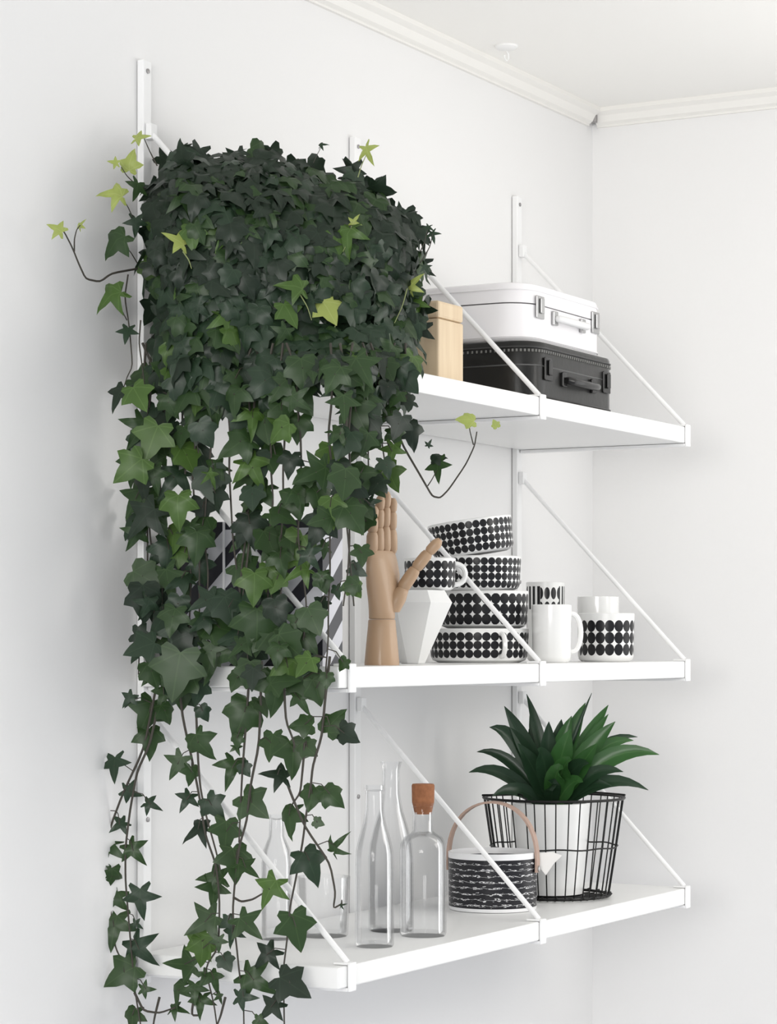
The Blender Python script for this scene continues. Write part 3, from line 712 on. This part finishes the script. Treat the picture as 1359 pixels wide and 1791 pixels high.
# (u, v, px, angle, material, kind, depth)
dd = lambda u, v: dome_dep(u, v)[0]-.02
hand = [(100,400,32,150,3,1,3.36),(141,393,20,60,3,1,3.36),(203,420,54,-140,1,0,3.37),(193,516,58,-150,2,1,3.37),(200,338,46,170,3,1,3.38),(226,286,38,80,3,0,3.39),(200,284,20,170,3,1,3.39),
 (245,240,32,10,3,1,3.38),(643,267,42,-70,3,3,3.45),(563,253,16,20,4,1,3.46),(310,420,46,150,3,1,None),(607,412,56,-100,2,1,None),(620,386,24,60,3,3,None),(515,500,52,170,2,1,None),
 (573,540,52,-60,3,0,None),(720,497,36,60,3,1,None),(732,530,34,-20,2,1,None),(505,545,50,-60,2,0,None),(495,585,40,-120,1,1,None),(625,630,46,-80,2,1,None),(240,330,40,-100,1,1,3.36),(238,392,36,-90,4,1,3.36),
 (222,582,34,-100,4,1,3.36),(207,690,50,-120,0,1,3.32),(240,690,56,-60,2,0,3.31),(268,765,70,-110,2,0,3.32),(232,815,66,-140,2,0,3.30),(310,882,62,-90,2,0,3.29),(252,905,74,-135,0,1,3.32),
 (720,755,48,-70,0,0,3.42),(765,818,44,-90,1,1,3.40),(762,800,26,20,0,2,3.40),(750,777,14,60,4,1,3.40),(820,733,34,170,3,2,3.40),(867,743,16,120,3,2,3.40),(682,830,50,-70,2,0,3.39),(370,835,34,-60,2,3,3.28),
 (445,1020,60,-90,2,0,3.26),(450,1090,84,-90,1,0,3.26),(485,1120,70,-70,1,0,3.27),(310,1170,90,-100,1,0,3.28),(345,945,60,-90,1,0,3.29),(258,1060,44,-110,4,1,3.33),(252,1130,60,-160,4,0,3.32),
 (700,370,26,100,0,1,3.46),(757,412,26,-80,4,3,3.44),(748,400,20,-110,4,3,3.44),(745,470,22,-60,4,3,3.43),(735,560,26,-120,4,2,None),(640,700,50,-90,1,1,None),(690,690,44,-70,4,0,None),
 (225,1222,30,-130,4,1,3.33),(470,290,30,60,0,1,None),(318,275,46,110,0,0,None),(455,268,34,20,0,2,None)]
for u, v, px, a, m, kd, d in hand:
    d = dd(u, v) if d is None else d
    if u < 236 and v < 660: d = min(d, dep_at_Y(u, -.055))
    img_leaf(u, v, d, px, a, m, 3, kind=kd)
# stems ------------------------------------------------------------
def stem_img(path, r, m=stem_m, name='vine_stem', dfn=None, petioles=(), jitter=.0):
    P = []
    for i in range(len(path)-1):
        for k in range(4):
            f = k/4; P.append((path[i][0]*(1-f)+path[i+1][0]*f, path[i][1]*(1-f)+path[i+1][1]*f))
    P.append(path[-1])
    S = [P[0]]+[((P[i-1][0]+2*P[i][0]+P[i+1][0])/4, (P[i-1][1]+2*P[i][1]+P[i+1][1])/4) for i in range(1, len(P)-1)]+[P[-1]]
    W = [at(u, v, dep=dfn(u)) for u, v in S]
    mb = MB().tube(W, [r*(1-.45*i/len(W)) for i in range(len(W))], 6)
    for (u, v, d, pr_) in petioles:
        j = min(range(len(S)), key=lambda i: (S[i][0]-u)**2+(S[i][1]-(v-14))**2)
        a = W[j]; b_ = at(u, v, dep=d); mid = a.lerp(b_, .55)+UP*.006
        mb.tube([a, mid, b_], pr_, 5)
    mb.build(name, m, ivy); return S
cdf = lambda u: curtain_dep(min(u, 590), .034)
def LP(l): return [(ox+x/K, oy+y/K) for x, y in l]
strands = [LP([(395,-60),(385,60),(330,330),(240,520),(180,680),(163,850),(185,1050),(205,1200),(240,1270),(290,1400)]),
 LP([(430,-40),(360,300),(300,430),(270,600),(250,760),(250,900),(262,1050),(275,1200),(290,1380),(320,1560)]),
 LP([(480,-40),(500,180),(545,380),(580,560),(600,700),(650,840),(665,1000),(660,1200),(600,1290),(640,1450),(655,1560)]),
 LP([(540,-40),(560,130),(570,380),(580,500),(605,620),(650,780),(668,860)]),
 LP([(800,-60),(780,230),(765,420),(758,560),(750,740)]),
 LP([(850,-60),(840,300),(800,490),(785,640),(750,760),(730,930),(722,1050),(740,1200),(750,1300),(770,1450),(772,1560)]),
 LP([(945,-60),(955,200),(990,290),(1000,350)]),
 LP([(1150,-80),(1130,100),(1115,270),(1075,400),(1065,500),(1045,620),(1030,740),(1000,900),(975,1020),(960,1180),(945,1300),(950,1560)]),
 LP([(1040,300),(1032,400),(1020,520),(985,570)]), LP([(940,420),(985,540),(1040,670),(1150,830),(1175,960),(1165,1030),(1200,1010)]),
 LP([(290,1400),(330,1480),(400,1490),(470,1465)]), LP([(400,1420),(380,1500),(370,1560)]), LP([(725,980),(760,1000),(810,990),(860,960)]), LP([(690,1420),(670,1500),(655,1540)]), LP([(555,1400),(540,1500),(580,1500),(590,1450)])]
assign = [[] for _ in strands]
for u, v, d in low_pts:
    best = min(range(len(strands)), key=lambda i: edge_dist((u, v-14), strands[i][:-1]+strands[i][-1:]+strands[i][-2::-1]))
    assign[best].append((u, v, d, .0007))
for s_, a in zip(strands, assign): stem_img(s_, .0019, dfn=cdf, petioles=a)
rs = random.Random(21)
xs = [250,262,285,300,322,345,366,400,428,447,470,492,515,590,604,618,640,660,684,700]
cst = []
for x in xs:
    end = 1190 if x < 600 else 1120 if x < 625 else 880 if x < 670 else 760
    end -= rs.uniform(0, 40); u = x; path = [(x+rs.uniform(-15, 15), 600)]; v = 640
    while v < end: u += rs.uniform(-9, 9); path.append((u, v)); v += 60
    cst.append(path)
ca = [[] for _ in cst]
for u, v, d in cur_pts:
    best = min(range(len(cst)), key=lambda i: min((q[0]-u)**2+(q[1]-v)**2 for q in cst[i]))
    if min((q[0]-u)**2+(q[1]-v)**2 for q in cst[best]) < 60**2: ca[best].append((u, v, d, .0008))
for s_, a in zip(cst, ca): stem_img(s_, .0018, dfn=lambda u: curtain_dep(u, .03), petioles=a)
stem_img([(240,470),(195,478),(175,493),(150,488),(138,462),(126,432),(112,405),(104,400)], .0016, dfn=lambda u: dep_at_Y(u, -.055))
stem_img([(130,440),(130,418),(134,402),(140,394)], .0011, dfn=lambda u: dep_at_Y(u, -.055))
stem_img([(690,740),(705,780),(740,840),(756,868),(770,871),(785,856),(815,812),(830,780),(834,755)], .0016, dfn=lambda u: 3.40)
stem_img([(828,778),(822,755),(820,738)], .0009, dfn=lambda u: 3.40); stem_img([(748,850),(756,838),(764,822)], .0009, dfn=lambda u: 3.40)
stem_img([(275,290),(262,265),(252,242)], .0010, dfn=lambda u: 3.38); stem_img([(255,330),(238,323),(222,308),(212,292)], .0010, dfn=lambda u: dep_at_Y(u, -.055))
stem_img([(626,310),(632,290),(640,272)], .0009, stem_y, dfn=lambda u: 3.45); stem_img([(548,285),(556,268),(563,255)], .0006, dfn=lambda u: 3.46)
stem_img([(224,480),(218,520),(226,570),(232,640),(222,660),(214,685)], .0012, dfn=lambda u: 3.36); stem_img([(246,560),(243,600),(250,650),(256,700)], .0012, dfn=lambda u: 3.35)
stem_img([(222,560),(214,545),(205,525)], .0009, dfn=lambda u: dep_at_Y(u, -.055)); stem_img([(240,460),(228,440),(212,424)], .0009, dfn=lambda u: dep_at_Y(u, -.055)); stem_img([(232,380),(222,358),(206,342)], .0009, dfn=lambda u: dep_at_Y(u, -.055))
stem_img([(735,440),(742,425),(748,402)], .0009, dfn=lambda u: 3.44); stem_img([(735,460),(752,432),(757,408)], .0009, dfn=lambda u: 3.44)
for a_, b_ in (((525,515),(545,560)),((590,560),(565,612)),((712,505),(690,565)),((320,440),(335,470)),((615,395),(600,440))):
    stem_img([a_, ((a_[0]+b_[0])/2+3, (a_[1]+b_[1])/2), b_], .0009, stem_y, dfn=lambda u, v=a_[1]: dome_dep(u, v)[0]-.02)
for k in range(9):      # woody stems inside the pot
    a = 2*PI*k/9; c = root_loc+Vector((.03*math.cos(a), .03*math.sin(a), .115))
    MB().tube([c, c+Vector((.04*math.cos(a), .04*math.sin(a), .09)), c+Vector((.10*math.cos(a)-.03, .075*math.sin(a)-.01, .10))], [.003, .0026, .0018], 6).build('woody_stem', stem_m, ivy)
# leaves to objects: the 300 that show largest stand alone, the rest are one foliage mesh
leaves.sort(key=lambda q: -q[0])
for prio, pos, R, s_, kd, cu, m in leaves[:300]:
    o = bpy.data.objects.new('leaf', LM[kd, cu]); C.objects.link(o); o.parent = ivy
    o.matrix_basis = Matrix.Translation(pos-root_loc) @ R.to_4x4() @ Matrix.Scale(s_, 4)
    o.material_slots[0].link = 'OBJECT'; o.material_slots[0].material = LEAF[m]
V = []; Fc = []; MI = []; UVs = []
for prio, pos, R, s_, kd, cu, m in leaves[300:]:
    vs, fs, uvs = GEO[kd, cu]; k = len(V); q = pos-root_loc
    V += [tuple(R @ Vector(v)*s_+q) for v in vs]
    for f in fs:
        Fc.append(tuple(i+k for i in f)); MI.append(m)
        for i in f: UVs += list(uvs[i])
me = bpy.data.meshes.new('foliage'); me.from_pydata(V, [], Fc)
for m in LEAF: me.materials.append(m)
me.polygons.foreach_set('material_index', MI); l = me.uv_layers.new(name='UVMap'); l.data.foreach_set('uv', UVs); me.shade_smooth()
o = bpy.data.objects.new('foliage', me); C.objects.link(o); o.parent = ivy; o['kind'] = 'stuff'
print('ivy leaves', len(leaves))
